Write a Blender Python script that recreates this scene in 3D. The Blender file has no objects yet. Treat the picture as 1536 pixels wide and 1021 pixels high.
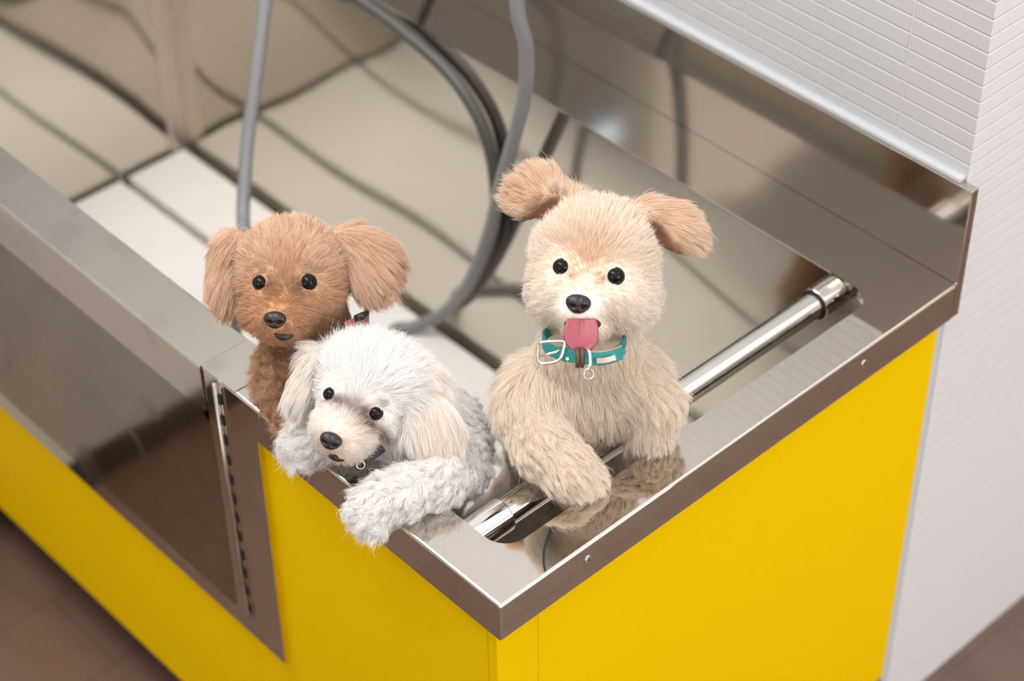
import bpy, bmesh, math, random
import numpy as np
from mathutils import Matrix, Vector, kdtree
try:
    import openvdb as vdb
except ImportError:
    import pyopenvdb as vdb

SC = bpy.context.scene
COL = SC.collection
RNG = np.random.default_rng(7)

# ------------------------------------------------------------------ camera
F_PX = 3179.27
CAM = np.array([-0.82763048, -0.9300694, 1.39763251])
RM = np.array([[0.73275961, -0.68039613, -0.01115586],
               [-0.45390734, -0.47649486, -0.75294142],
               [0.50698272, 0.55678879, -0.65799298]])   # rows: right, down, forward
FLOOR_Z, CEIL_Z = -0.72, 1.95

cd = bpy.data.cameras.new('camera')
co = bpy.data.objects.new('camera', cd); COL.objects.link(co)
m3 = Matrix((RM[0], -RM[1], -RM[2])).transposed()
co.matrix_world = Matrix.Translation(CAM) @ m3.to_4x4()
cd.sensor_width = 36.0
cd.lens = F_PX / 1536 * 36
cd.clip_start = 0.05
cd.dof.use_dof = True
cd.dof.focus_distance = 1.94
cd.dof.aperture_fstop = 3.5
SC.camera = co


def at(u, v, d=None, x=None, y=None, z=None):
    """a point of the room: the sight line of a measured spot, cut by a depth or a plane"""
    r = RM.T @ np.array([(u - 768) / F_PX, (v - 510.5) / F_PX, 1.0])
    if d is not None: k = d
    elif x is not None: k = (x - CAM[0]) / r[0]
    elif y is not None: k = (y - CAM[1]) / r[1]
    else: k = (z - CAM[2]) / r[2]
    return CAM + k * r


# ------------------------------------------------------------------ helpers
def prop(o, label=None, cat=None, group=None, kind=None):
    if label: o['label'] = label
    if cat: o['category'] = cat
    if group: o['group'] = group
    if kind: o['kind'] = kind
    return o


def link(name, data, mat=None, parent=None):
    o = bpy.data.objects.new(name, data); COL.objects.link(o)
    if mat is not None: data.materials.append(mat)
    if parent is not None:
        o.parent = parent
        o.matrix_parent_inverse = parent_world(parent).inverted()
    return o


def parent_world(p):
    m = p.matrix_basis.copy()
    if p.parent is not None:
        m = parent_world(p.parent) @ p.matrix_parent_inverse @ m
    return m


def empty(name, loc):
    o = bpy.data.objects.new(name, None); COL.objects.link(o)
    o.location = loc; o.empty_display_size = .05
    return o


def bm_obj(name, bm, mat, parent=None, smooth=False, recalc=True):
    if recalc: bmesh.ops.recalc_face_normals(bm, faces=bm.faces)
    me = bpy.data.meshes.new(name); bm.to_mesh(me); bm.free()
    if smooth:
        for p in me.polygons: p.use_smooth = True
    return link(name, me, mat, parent)


def add_box(bm, x0, x1, y0, y1, z0, z1, bevel=0.0, seg=2):
    r = bmesh.ops.create_cube(bm, size=1.0)
    vs = r['verts']
    for v in vs:
        v.co = Vector((x0 + (v.co.x + .5) * (x1 - x0), y0 + (v.co.y + .5) * (y1 - y0), z0 + (v.co.z + .5) * (z1 - z0)))
    if bevel > 0:
        es = list({e for v in vs for e in v.link_edges})
        bmesh.ops.bevel(bm, geom=es, offset=bevel, segments=seg, affect='EDGES', profile=.5)


def box_obj(name, dims, mat, parent=None, bevel=0.0, seg=2):
    bm = bmesh.new(); add_box(bm, *dims, bevel=bevel, seg=seg)
    return bm_obj(name, bm, mat, parent)


def catmull(pts, n=10):
    P = [np.array(p, float) for p in pts]
    P = [2 * P[0] - P[1]] + P + [2 * P[-1] - P[-2]]
    out = []
    for i in range(1, len(P) - 2):
        p0, p1, p2, p3 = P[i - 1:i + 3]
        for k in range(n):
            t = k / n
            out.append(.5 * ((2 * p1) + (-p0 + p2) * t + (2 * p0 - 5 * p1 + 4 * p2 - p3) * t * t + (-p0 + 3 * p1 - 3 * p2 + p3) * t ** 3))
    out.append(P[-2])
    return out


def add_tube(bm, pts, rad, seg=16, caps=True, closed=False):
    pts = [Vector(p) for p in pts]
    n = len(pts)
    rads = rad if hasattr(rad, '__len__') else [rad] * n
    rings = []; up = None
    for i, p in enumerate(pts):
        a = pts[(i - 1) % n] if (closed or i > 0) else p
        b = pts[(i + 1) % n] if (closed or i < n - 1) else p
        t = (b - a).normalized()
        if up is None:
            up = t.orthogonal().normalized()
        up = (up - t * up.dot(t)).normalized()
        w = t.cross(up)
        rings.append([bm.verts.new(p + rads[i] * (math.cos(2 * math.pi * k / seg) * up + math.sin(2 * math.pi * k / seg) * w)) for k in range(seg)])
    m = n if closed else n - 1
    for i in range(m):
        A, B = rings[i], rings[(i + 1) % n]
        for k in range(seg):
            bm.faces.new((A[k], A[(k + 1) % seg], B[(k + 1) % seg], B[k]))
    if caps and not closed:
        bm.faces.new(rings[0]); bm.faces.new(rings[-1])


def tube_obj(name, pts, rad, mat, parent=None, seg=16, closed=False):
    bm = bmesh.new(); add_tube(bm, pts, rad, seg, closed=closed)
    return bm_obj(name, bm, mat, parent, smooth=True)


def shade_auto(o, ang=35):
    me = o.data
    for p in me.polygons: p.use_smooth = True
    try:
        me.set_sharp_from_angle(angle=math.radians(ang))
    except Exception:
        pass
    for p in me.polygons:                            # the big flat faces keep their own normal
        if max(abs(c) for c in p.normal) > .9995 and p.area > 8e-4: p.use_smooth = False
    return o


# ------------------------------------------------------------------ materials
def new_mat(name):
    m = bpy.data.materials.new(name); m.use_nodes = True
    nt = m.node_tree; nt.nodes.clear()
    out = nt.nodes.new('ShaderNodeOutputMaterial')
    return m, nt, out


def principled(name, col, rough=.5, metal=0.0, spec=.5, coat=0.0, noise=0.0, nscale=8.0, bump=0.0, bscale=60.0, sss=0.0):
    m, nt, out = new_mat(name)
    b = nt.nodes.new('ShaderNodeBsdfPrincipled')
    nt.links.new(b.outputs[0], out.inputs[0])
    b.inputs['Base Color'].default_value = (*col, 1)
    b.inputs['Roughness'].default_value = rough
    b.inputs['Metallic'].default_value = metal
    b.inputs['Specular IOR Level'].default_value = spec
    b.inputs['Coat Weight'].default_value = coat
    if sss:
        b.inputs['Subsurface Weight'].default_value = sss
        b.inputs['Subsurface Radius'].default_value = (.01, .004, .003)
    tc = nt.nodes.new('ShaderNodeTexCoord')
    if noise:
        n = nt.nodes.new('ShaderNodeTexNoise'); n.inputs['Scale'].default_value = nscale; n.inputs['Detail'].default_value = 5
        nt.links.new(tc.outputs['Object'], n.inputs['Vector'])
        mx = nt.nodes.new('ShaderNodeMix'); mx.data_type = 'RGBA'
        mx.inputs[6].default_value = (*[c * (1 - noise) for c in col], 1)
        mx.inputs[7].default_value = (*[min(1, c * (1 + noise)) for c in col], 1)
        nt.links.new(n.outputs[0], mx.inputs[0]); nt.links.new(mx.outputs[2], b.inputs['Base Color'])
    if bump:
        n2 = nt.nodes.new('ShaderNodeTexNoise'); n2.inputs['Scale'].default_value = bscale; n2.inputs['Detail'].default_value = 4
        nt.links.new(tc.outputs['Object'], n2.inputs['Vector'])
        bp = nt.nodes.new('ShaderNodeBump'); bp.inputs['Strength'].default_value = 1; bp.inputs['Distance'].default_value = bump
        nt.links.new(n2.outputs[0], bp.inputs['Height']); nt.links.new(bp.outputs[0], b.inputs['Normal'])
    return m


def steel(name, col=(.63, .585, .53), rough=.13, stretch=(1, 1, 1), amount=.05, wave=0.0, stain=False):
    """brushed stainless sheet: streaked roughness, optional dried water marks"""
    m, nt, out = new_mat(name)
    b = nt.nodes.new('ShaderNodeBsdfPrincipled')
    nt.links.new(b.outputs[0], out.inputs[0])
    b.inputs['Base Color'].default_value = (*col, 1); b.inputs['Metallic'].default_value = 1.0
    tc = nt.nodes.new('ShaderNodeTexCoord')
    mp = nt.nodes.new('ShaderNodeMapping'); mp.inputs['Scale'].default_value = stretch
    nt.links.new(tc.outputs['Object'], mp.inputs['Vector'])
    n = nt.nodes.new('ShaderNodeTexNoise'); n.inputs['Scale'].default_value = 30; n.inputs['Detail'].default_value = 3
    nt.links.new(mp.outputs[0], n.inputs['Vector'])
    mr = nt.nodes.new('ShaderNodeMapRange')
    mr.inputs['To Min'].default_value = rough - amount; mr.inputs['To Max'].default_value = rough + amount
    nt.links.new(n.outputs[0], mr.inputs['Value'])
    src = mr.outputs[0]
    if stain:
        n2 = nt.nodes.new('ShaderNodeTexNoise'); n2.inputs['Scale'].default_value = 9; n2.inputs['Detail'].default_value = 5
        nt.links.new(tc.outputs['Object'], n2.inputs['Vector'])
        cr = nt.nodes.new('ShaderNodeMapRange'); cr.inputs['From Min'].default_value = .55; cr.inputs['From Max'].default_value = .57
        nt.links.new(n2.outputs[0], cr.inputs['Value'])
        ad = nt.nodes.new('ShaderNodeMath'); ad.operation = 'MULTIPLY_ADD'
        ad.inputs[1].default_value = .10
        nt.links.new(cr.outputs[0], ad.inputs[0]); nt.links.new(src, ad.inputs[2]); src = ad.outputs[0]
        mx = nt.nodes.new('ShaderNodeMix'); mx.data_type = 'RGBA'
        mx.inputs[6].default_value = (*col, 1); mx.inputs[7].default_value = (*[c * .93 for c in col], 1)
        nt.links.new(cr.outputs[0], mx.inputs[0]); nt.links.new(mx.outputs[2], b.inputs['Base Color'])
    nt.links.new(src, b.inputs['Roughness'])
    if wave:
        n3 = nt.nodes.new('ShaderNodeTexNoise'); n3.inputs['Scale'].default_value = 7; n3.inputs['Detail'].default_value = 1
        nt.links.new(tc.outputs['Object'], n3.inputs['Vector'])
        bp = nt.nodes.new('ShaderNodeBump'); bp.inputs['Strength'].default_value = 1; bp.inputs['Distance'].default_value = wave
        nt.links.new(n3.outputs[0], bp.inputs['Height']); nt.links.new(bp.outputs[0], b.inputs['Normal'])
    return m


def tile_mat(name, long_axis, joint, joint_off, rowp, row_off, g=.68):
    """white glazed strip tiles, grout lines cut in by a bump"""
    m, nt, out = new_mat(name)
    b = nt.nodes.new('ShaderNodeBsdfPrincipled'); nt.links.new(b.outputs[0], out.inputs[0])
    b.inputs['Roughness'].default_value = .42
    geo = nt.nodes.new('ShaderNodeNewGeometry'); sp = nt.nodes.new('ShaderNodeSeparateXYZ')
    nt.links.new(geo.outputs['Position'], sp.inputs[0])

    def M(op, a, bv=None, c=None):
        n = nt.nodes.new('ShaderNodeMath'); n.operation = op
        for i, q in enumerate((a, bv, c)):
            if q is None: continue
            if isinstance(q, (int, float)): n.inputs[i].default_value = q
            else: nt.links.new(q, n.inputs[i])
        return n.outputs[0]

    def saw(sock, pitch, off):
        return M('FRACT', M('DIVIDE', M('SUBTRACT', sock, off), pitch))

    def profile(fr, w):                       # 0 in the joint, 1 on the tile, soft shoulder
        d = M('MINIMUM', fr, M('SUBTRACT', 1.0, fr))
        mr = nt.nodes.new('ShaderNodeMapRange'); mr.interpolation_type = 'SMOOTHSTEP'
        mr.inputs['From Min'].default_value = w * .35; mr.inputs['From Max'].default_value = w
        nt.links.new(d, mr.inputs['Value']); return mr.outputs[0]
    z = saw(sp.outputs[2], rowp, row_off)
    h = profile(z, .085)
    if joint:
        l = saw(sp.outputs[long_axis], joint, joint_off)
        h = M('MULTIPLY', h, profile(l, .018))
    n = nt.nodes.new('ShaderNodeTexNoise'); n.inputs['Scale'].default_value = 25; n.inputs['Detail'].default_value = 2
    nt.links.new(geo.outputs['Position'], n.inputs['Vector'])
    mx = nt.nodes.new('ShaderNodeMix'); mx.data_type = 'RGBA'
    mx.inputs[6].default_value = (g * 1.17, g * 1.17, g * 1.17, 1); mx.inputs[7].default_value = (g, g, g * 1.015, 1)
    nt.links.new(h, mx.inputs[0])
    nt.links.new(mx.outputs[2], b.inputs['Base Color'])
    hh = M('MULTIPLY_ADD', n.outputs[0], .25, h)
    bp = nt.nodes.new('ShaderNodeBump'); bp.inputs['Strength'].default_value = .8; bp.inputs['Distance'].default_value = .0012
    nt.links.new(hh, bp.inputs['Height']); nt.links.new(bp.outputs[0], b.inputs['Normal'])
    return m


def floor_mat():
    m, nt, out = new_mat('brown vinyl floor')
    b = nt.nodes.new('ShaderNodeBsdfPrincipled'); nt.links.new(b.outputs[0], out.inputs[0])
    b.inputs['Roughness'].default_value = .32; b.inputs['Specular IOR Level'].default_value = .7
    tc = nt.nodes.new('ShaderNodeTexCoord'); mp = nt.nodes.new('ShaderNodeMapping')
    mp.inputs['Scale'].default_value = (6, 1.2, 1)
    nt.links.new(tc.outputs['Object'], mp.inputs['Vector'])
    n = nt.nodes.new('ShaderNodeTexNoise'); n.inputs['Scale'].default_value = 5; n.inputs['Detail'].default_value = 8
    nt.links.new(mp.outputs[0], n.inputs['Vector'])
    br = nt.nodes.new('ShaderNodeTexBrick')
    br.inputs['Scale'].default_value = 1.0
    br.inputs['Brick Width'].default_value = .9; br.inputs['Row Height'].default_value = .15
    br.inputs['Mortar Size'].default_value = .0012
    br.inputs['Color1'].default_value = (.9, .9, .9, 1); br.inputs['Color2'].default_value = (1, 1, 1, 1); br.inputs['Mortar'].default_value = (.55, .55, .55, 1)
    nt.links.new(tc.outputs['Object'], br.inputs['Vector'])
    mx = nt.nodes.new('ShaderNodeMix'); mx.data_type = 'RGBA'
    mx.inputs[6].default_value = (.12, .070, .051, 1); mx.inputs[7].default_value = (.20, .123, .092, 1)
    nt.links.new(n.outputs[0], mx.inputs[0])
    mu = nt.nodes.new('ShaderNodeMix'); mu.data_type = 'RGBA'; mu.blend_type = 'MULTIPLY'; mu.inputs[0].default_value = 1
    nt.links.new(mx.outputs[2], mu.inputs[6]); nt.links.new(br.outputs[0], mu.inputs[7])
    nt.links.new(mu.outputs[2], b.inputs['Base Color'])
    return m


def fur_mat(name):
    m, nt, out = new_mat(name)
    a = nt.nodes.new('ShaderNodeAttribute'); a.attribute_name = 'fur_col'
    d = nt.nodes.new('ShaderNodeBsdfDiffuse'); t = nt.nodes.new('ShaderNodeBsdfTranslucent')
    g = nt.nodes.new('ShaderNodeBsdfGlossy'); g.inputs['Roughness'].default_value = .42; g.inputs['Color'].default_value = (1, .95, .88, 1)
    nt.links.new(a.outputs['Color'], d.inputs['Color']); nt.links.new(a.outputs['Color'], t.inputs['Color'])
    m1 = nt.nodes.new('ShaderNodeMixShader'); m1.inputs[0].default_value = .42
    nt.links.new(d.outputs[0], m1.inputs[1]); nt.links.new(t.outputs[0], m1.inputs[2])
    m2 = nt.nodes.new('ShaderNodeMixShader'); m2.inputs[0].default_value = .045
    nt.links.new(m1.outputs[0], m2.inputs[1]); nt.links.new(g.outputs[0], m2.inputs[2])
    nt.links.new(m2.outputs[0], out.inputs[0])
    return m


def skin_mat(name):
    m, nt, out = new_mat(name)
    a = nt.nodes.new('ShaderNodeAttribute'); a.attribute_name = 'fur_col'
    b = nt.nodes.new('ShaderNodeBsdfPrincipled'); b.inputs['Roughness'].default_value = .9; b.inputs['Specular IOR Level'].default_value = .1
    nt.links.new(a.outputs['Color'], b.inputs['Base Color']); nt.links.new(b.outputs[0], out.inputs[0])
    return m


STEEL_L = steel('stainless steel brushed along', stretch=(8, .6, 8), stain=False)
STEEL_R = steel('stainless steel rim', stretch=(4, 4, 4), rough=.024, amount=.008, wave=.00012)
STEEL_D = steel('stainless steel door', stretch=(8, .6, 8), rough=.10, amount=.03, stain=True, wave=.0004)
STEEL_B = steel('stainless steel basin', stretch=(1, 1, 8), rough=.075, amount=.03, col=(.63, .585, .515))
CHROME = principled('polished chrome', (.80, .78, .75), .07, 1.0)
YELLOW = principled('yellow powder coat', (.80, .515, .0004), .6, spec=.03, bump=.00006, bscale=220)
BOARD = principled('white plastic board', (.80, .775, .745), .42, spec=.4, noise=.04, nscale=12)
RUBBER = principled('grey rubber hose', (.235, .235, .245), .36, spec=.5)
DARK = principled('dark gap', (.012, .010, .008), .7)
WALLW = principled('painted wall', (.80, .79, .785), .8, noise=.02)
CEILM = principled('ceiling paint', (.93, .93, .93), .9)
CAULK = principled('white sealant', (.52, .54, .57), .5)
BASEB = principled('dark baseboard', (.045, .032, .025), .5)
FLOORM = floor_mat()
SPLASH_M = steel('stainless steel splash', stretch=(8, .6, 8), rough=.10, amount=.03, col=(.60, .55, .49))

# ------------------------------------------------------------------ the room
W = .6399                                        # depth of the tub top
WX = .651                                        # back wall plane
Y_W = .0145                                      # the wall turns its corner here
tile_b = tile_mat('white strip tile back wall shaded', 1, .1065, .1001 + .0055, .01885, .1190, .54)  # same tile as the end wall; shade put into a darker grey
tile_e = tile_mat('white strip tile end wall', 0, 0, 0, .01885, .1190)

bm = bmesh.new(); add_box(bm, -3.6, 3.2, -3.6, 3.4, FLOOR_Z - .1, FLOOR_Z)
prop(bm_obj('floor', bm, FLOORM), kind='structure')
bm = bmesh.new(); add_box(bm, -3.6, 3.2, -3.6, 3.4, CEIL_Z, CEIL_Z + .1)
prop(bm_obj('ceiling', bm, CEILM), kind='structure')
# tiled pier behind the tub: one block with two tiled faces
bm = bmesh.new()
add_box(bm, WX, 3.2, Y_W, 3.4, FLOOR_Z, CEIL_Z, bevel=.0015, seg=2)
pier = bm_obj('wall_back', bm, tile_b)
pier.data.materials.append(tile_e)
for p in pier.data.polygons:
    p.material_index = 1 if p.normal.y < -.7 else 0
prop(pier, kind='structure')
for nm, d in (('wall_left', (-3.7, WX, 3.4, 3.5)), ('wall_front', (-3.7, -3.6, -3.6, 3.4)),
              ('wall_right', (3.2, 3.3, -3.6, 3.4)), ('wall_near', (-3.7, 3.3, -3.7, -3.6))):
    prop(box_obj(nm, (*d, FLOOR_Z, CEIL_Z), WALLW), kind='structure')
# low partition standing across the floor to the left of the tub door, seen mirrored in the steel
prop(box_obj('wall_partition', (-3.6, -.015, 1.045, 1.125, FLOOR_Z, .9), principled('grey partition paint', (.64, .63, .62), .7)), kind='structure')
prop(box_obj('baseboard_partition', (-3.6, -.015, 1.037, 1.045, FLOOR_Z, FLOOR_Z + .06), BASEB), kind='structure')

# ------------------------------------------------------------------ the bathing tub
L = 1.36                                          # length of the tub
LIP = .045
tub = empty('bathing_tub', (W / 2, L / 2, FLOOR_Z))
prop(tub, 'stainless steel dog bathing tub on a bright yellow cabinet beside the tiled wall', 'bathtub')
XW, Y0, Y1 = .562, .0455, 1.3145                   # inner opening
XF = .0475
ZB = -.467                                        # top of the floor boards


def rrect(x0, x1, y0, y1, r, n=8, corners=(1, 1, 1, 1)):
    out = []
    for (cx, cy, a0), on in zip(((x0 + r, y0 + r, 180), (x1 - r, y0 + r, 270), (x1 - r, y1 - r, 0), (x0 + r, y1 - r, 90)), corners):
        for k in range(n + 1):
            a = math.radians(a0 + 90 * k / n)
            out.append((cx + r * math.cos(a), cy + r * math.sin(a)))
    return out


def ring(bm, pts, z):
    return [bm.verts.new((x, y, z)) for x, y in pts]


def bridge(bm, A, B):
    n = len(A)
    for i in range(n):
        bm.faces.new((A[i], A[(i + 1) % n], B[(i + 1) % n], B[i]))


# rim: one folded sheet - top plate with the opening, rolled outer edge, lip
bm = bmesh.new()


def outer(ins):
    return rrect(ins, W - .0005, ins, L, .0015, 3)


hole = rrect(XF, XW, Y0, Y1, .026, 8)
top_o = ring(bm, outer(.0028), 0); top_h = ring(bm, hole, 0)
eds = []
for Lp in (top_o, top_h):
    eds += [bm.edges.new((Lp[i], Lp[(i + 1) % len(Lp)])) for i in range(len(Lp))]
bmesh.ops.triangle_fill(bm, use_beauty=True, edges=eds)
prev = top_o
for ins, z in ((.0016, -.0003), (.0007, -.0010), (.0001, -.0020), (0, -.0032), (0, -LIP), (.002, -LIP), (.002, -LIP + .012)):
    r = ring(bm, outer(ins), z); bridge(bm, prev, r); prev = r
prev = top_h
for off, z in ((.0012, -.0006), (.0016, -.0018), (.0016, -.014)):
    r = ring(bm, rrect(XF - off, XW + off * .2, Y0 - off, Y1 + off * .2, .026, 8), z); bridge(bm, prev, r); prev = r
rim = shade_auto(bm_obj('rim', bm, STEEL_R, tub), 28)
for p in rim.data.polygons:
    if abs(p.normal.z) > .9995: p.use_smooth = False

# basin: back and left walls are big slightly buckled sheets
def sheet(bm, o, du, dv, nu, nv, amp, seed):
    rg = np.random.default_rng(seed)
    ks = [(rg.uniform(-22, 22), rg.uniform(-22, 22), rg.uniform(0, 6.28), rg.uniform(.4, 1)) for _ in range(5)]
    o = np.array(o, float); du = np.array(du, float); dv = np.array(dv, float)
    nrm = np.cross(du, dv); nrm /= np.linalg.norm(nrm)
    g = []
    for i in range(nu + 1):
        row = []
        for j in range(nv + 1):
            a, b = i / nu, j / nv
            p = o + du * a + dv * b
            lu, lv = a * np.linalg.norm(du), b * np.linalg.norm(dv)
            e = sum(w * math.sin(k1 * lu + k2 * lv + ph) for k1, k2, ph, w in ks) * amp
            fade = min(1, 6 * b, 6 * (1 - b), 10 * a, 10 * (1 - a))
            row.append(bm.verts.new(p + nrm * e * fade))
        g.append(row)
    for i in range(nu):
        for j in range(nv):
            bm.faces.new((g[i][j], g[i + 1][j], g[i + 1][j + 1], g[i][j + 1]))


bm = bmesh.new()
zb = -.50
sheet(bm, (XW, Y0 - .016, zb), (0, Y1 + .002 - Y0 + .016, 0), (0, 0, -.0025 - zb), 70, 26, .00085, 3)
sheet(bm, (.034, Y1, zb), (XW - .034, 0, 0), (0, 0, -.002 - zb), 30, 26, .0010, 11)
sheet(bm, (.034, Y0 - .016, zb), (0, Y1 - Y0 + .016, 0), (0, 0, -.014 - zb), 50, 20, .0003, 5)
sheet(bm, (.034, Y0 - .016, zb), (XW - .034, 0, 0), (0, 0, -.014 - zb), 30, 20, .0003, 8)
basin = bm_obj('basin', bm, STEEL_B, tub, smooth=True)
bm = bmesh.new()
add_box(bm, .034, XW, Y0 - .016, Y1, zb - .004, zb)
bm_obj('basin_bottom', bm, STEEL_B, tub)
# folded flange in the far corner
bm = bmesh.new(); add_box(bm, .5325, .5622, Y1 - .0035, Y1 - .0004, zb, -.004, bevel=.001)
bm_obj('corner_flange', bm, steel('satin steel', rough=.45, col=(.80, .72, .64), stretch=(1, 1, 1)), tub)

# splash back along the wall
bm = bmesh.new(); add_box(bm, W, WX, .0, L, -LIP, .1190, bevel=.0009, seg=2)
shade_auto(bm_obj('splash_back', bm, SPLASH_M, tub))
box_obj('sealant', (W + .002, WX + .001, Y_W + .003, L, .1188, .1255), CAULK, tub, bevel=.002)

# cabinet
ZC = -.632
box_obj('front_panel', (.008, .022, .0265, L, ZC, -.0445), YELLOW, tub, bevel=.001)
box_obj('end_panel', (.060, W, Y_W, .026, ZC, -.0445), YELLOW, tub, bevel=.0004)
box_obj('corner_post', (.008, .0597, Y_W, .026, ZC, -.0445), YELLOW, tub, bevel=.0004)
box_obj('side_filler', (W + .0005, WX - .0002, Y_W + .0012, .024, FLOOR_Z, -LIP - .0005), CAULK, tub)
box_obj('toe_kick', (.075, W, .08, L, FLOOR_Z, ZC), BASEB, tub)
box_obj('cabinet_bottom', (.010, W, Y_W + .002, L, ZC - .0, ZC + .012), DARK, tub)

# door frame plate, set flush with the lip
YF = .3535
frame = box_obj('door_frame', (.0002, .0035, YF, .4340, -.3805, -.0085), STEEL_D, tub, bevel=.0006)
bm = bmesh.new(); add_box(bm, .0003, .0035, .4341, L, -.3805, -.352, bevel=.0005)
bm_obj('frame_sill', bm, STEEL_D, tub)
box_obj('frame_edge', (.0036, .0085, YF + .0005, L, -.3800, -.030), YELLOW, tub)

# hinged door with its folded cap
dz = -.351
bm = bmesh.new()
nu, nv = 40, 20
rg = np.random.default_rng(4)
g = []
for i in range(nu + 1):
    row = []
    for j in range(nv + 1):
        a, b = i / nu, j / nv
        yy = .4345 + a * (L - .4345); zz = dz + b * (-.060 - dz)
        e = .0018 * math.sin(math.pi * b) * math.sin(1.5 * math.pi * min(1, a * 1.6)) * min(1, a * 12)
        row.append(bm.verts.new((-.0006 - e, yy, zz)))
    g.append(row)
for i in range(nu):
    for j in range(nv):
        bm.faces.new((g[i][j], g[i + 1][j], g[i + 1][j + 1], g[i][j + 1]))
r = bmesh.ops.solidify(bm, geom=bm.faces[:], thickness=-.0015)
door = bm_obj('door', bm, STEEL_D, tub, smooth=False); shade_auto(door, 40)
# cap: inverted channel over the door edge
bm = bmesh.new()
prof = [(-.0022, -.0625), (-.0022, -.0025), (-.0015, -.0006), (.0004, .0006), (.0565, .0006), (.0580, .0000), (.0585, -.002), (.0585, -.045),
        (.0572, -.045), (.0572, -.0015), (.0010, -.0012), (-.0008, -.003), (-.0008, -.0625)]
A = [bm.verts.new((x, .4372, z)) for x, z in prof]; B = [bm.verts.new((x, L, z)) for x, z in prof]
for i in range(len(prof)):
    j = (i + 1) % len(prof); bm.faces.new((A[i], A[j], B[j], B[i]))
bm.faces.new(A); bm.faces.new(B)
cap = shade_auto(bm_obj('door_cap', bm, STEEL_D, door), 40)
# fixed piece of the cap between notch and seam
bm = bmesh.new()
pts = [(.0003, .3826), (.0585, .3826), (.0585, .4371), (.0003, .4371)]
add_box(bm, .0002, .0585, .3828, .4371, -.0012, .00075, bevel=.0004)
bm_obj('cap_end', bm, STEEL_D, tub)
box_obj('gap_shadow_strip', (.0012, .006, .4280, .4372, -.064, -.0012), DARK, door).name = 'notch_shade'  # near-black strip in the open notch, painted in place of its shade
# slit above the plate: near-black filler stands in for its shade
box_obj('slit_shade', (.0004, .0032, .3930, .4370, -.0084, -.0022), DARK, tub)
# piano hinge
hin = bm_obj('hinge', (lambda b: (add_tube(b, [(-.0030, .4125, -.0050), (-.0030, .4085, -.347)], .0025, 12), b)[1])(bmesh.new()), STEEL_D, door, smooth=True)
bm = bmesh.new()
for k in range(12):
    za = -.018 - k * .0278
    yc = .4125 - .004 * (-za / .347)
    add_box(bm, -.0024, .0004, yc - .0062, yc - .0026, za - .0135, za, bevel=0)
bm_obj('hinge_slot', bm, DARK, hin)
bm = bmesh.new(); add_box(bm, -.0014, .0003, .4020, .4064, -.347, -.006); bm_obj('hinge_leaf', bm, STEEL_R, hin)

# grab bar between the end sockets
BY, BZ, BR = .0942, -.0183, .0140
bar = tube_obj('grab_bar', [(.036, BY, BZ), (.30, BY, BZ), (.561, BY, BZ)], BR, CHROME, tub, seg=48)
shade_auto(bar, 40)
for xa, xb in ((.0345, .0905), (.5275, .5615)):
    bm = bmesh.new()
    n = 40
    xs = [(xa, .0168), (xa + .001, .0176), (xb - .001, .0176), (xb, .0168), (xb, BR - .0002)] if xa < .3 else [(xb, .0168), (xb - .001, .0176), (xa + .001, .0176), (xa, .0168), (xa, BR - .0002)]
    rings = [[bm.verts.new((x, BY + r * math.cos(2 * math.pi * k / n), BZ + r * math.sin(2 * math.pi * k / n))) for k in range(n)] for x, r in xs]
    for i in range(len(rings) - 1): bridge(bm, rings[i], rings[i + 1])
    shade_auto(bm_obj('socket', bm, CHROME, bar), 30)
bm = bmesh.new()
add_tube(bm, [(.5266, BY, BZ), (.5277, BY, BZ)], .0172, 32)
bm_obj('rubber_ring', bm, DARK, bar)
# screws in the end lip
for sx in (.1086, .495):
    bm = bmesh.new()
    add_tube(bm, [(sx, .0004, -.0187), (sx, -.0010, -.0187), (sx, -.0014, -.0187)], [.0042, .0040, .0022], 20)
    s = shade_auto(bm_obj('screw', bm, CHROME, tub), 30)
    bm = bmesh.new(); add_box(bm, sx - .0020, sx + .0020, -.00155, -.0012, -.0191, -.0183); add_box(bm, sx - .0004, sx + .0004, -.00155, -.0012, -.0207, -.0167)
    bm_obj('screw_slot', bm, DARK, s)

# floor boards
for i, (xa, xb, lab) in enumerate(((.4495, .5520, 'white plastic floor board in the tub nearest the tiled wall'),
                                   (.2350, .4365, 'wide white floor board in the middle of the tub floor, under the dogs'),
                                   (.0420, .2210, 'white floor board hidden along the front of the tub, beneath the grab bar end'))):
    b = box_obj('floor_board', (xa, xb, .065, 1.3072, ZB - .028, ZB), BOARD, None, bevel=.004, seg=3)
    shade_auto(b, 40); prop(b, lab, 'board', 'white boards on the tub floor')

# shower hose
hp = [(.645, .62, .78), (.56, .58, .72), (.505, .53, .55), (.497, .515, .33)]
hp += [at(775, 0, x=.50), at(789, 70, x=.51), at(787, 140, x=.515), at(770, 210, x=.520), at(750, 280, x=.528), at(736, 340, x=.535),
       at(715, 400, x=.541), at(690, 445, x=.545), at(660, 473, x=.543), at(620, 490, x=.524), at(590, 497, z=ZB + .0095), (.445, .715, ZB + .0095), (.40, .665, ZB + .0095),
       (.36, .662, ZB + .0095), (.318, .715, ZB + .0095), (.282, .775, -.445), (.262, .785, -.38), (.258, .760, -.28), at(372, 385, d=2.52), at(365, 330, d=2.57), at(367, 270, d=2.58), at(372, 205, d=2.58), at(382, 130, d=2.57), at(398, 0, d=2.55), at(408, -70, d=2.54),
       (.40, .84, .20), (.43, .86, .45), (.52, .90, .62), (.645, .92, .66)]
hose = tube_obj('shower_hose', catmull(hp, 8), .0084, RUBBER, None, seg=18)
prop(hose, 'grey rubber shower hose looping down onto the white boards of the tub', 'hose')
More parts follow.
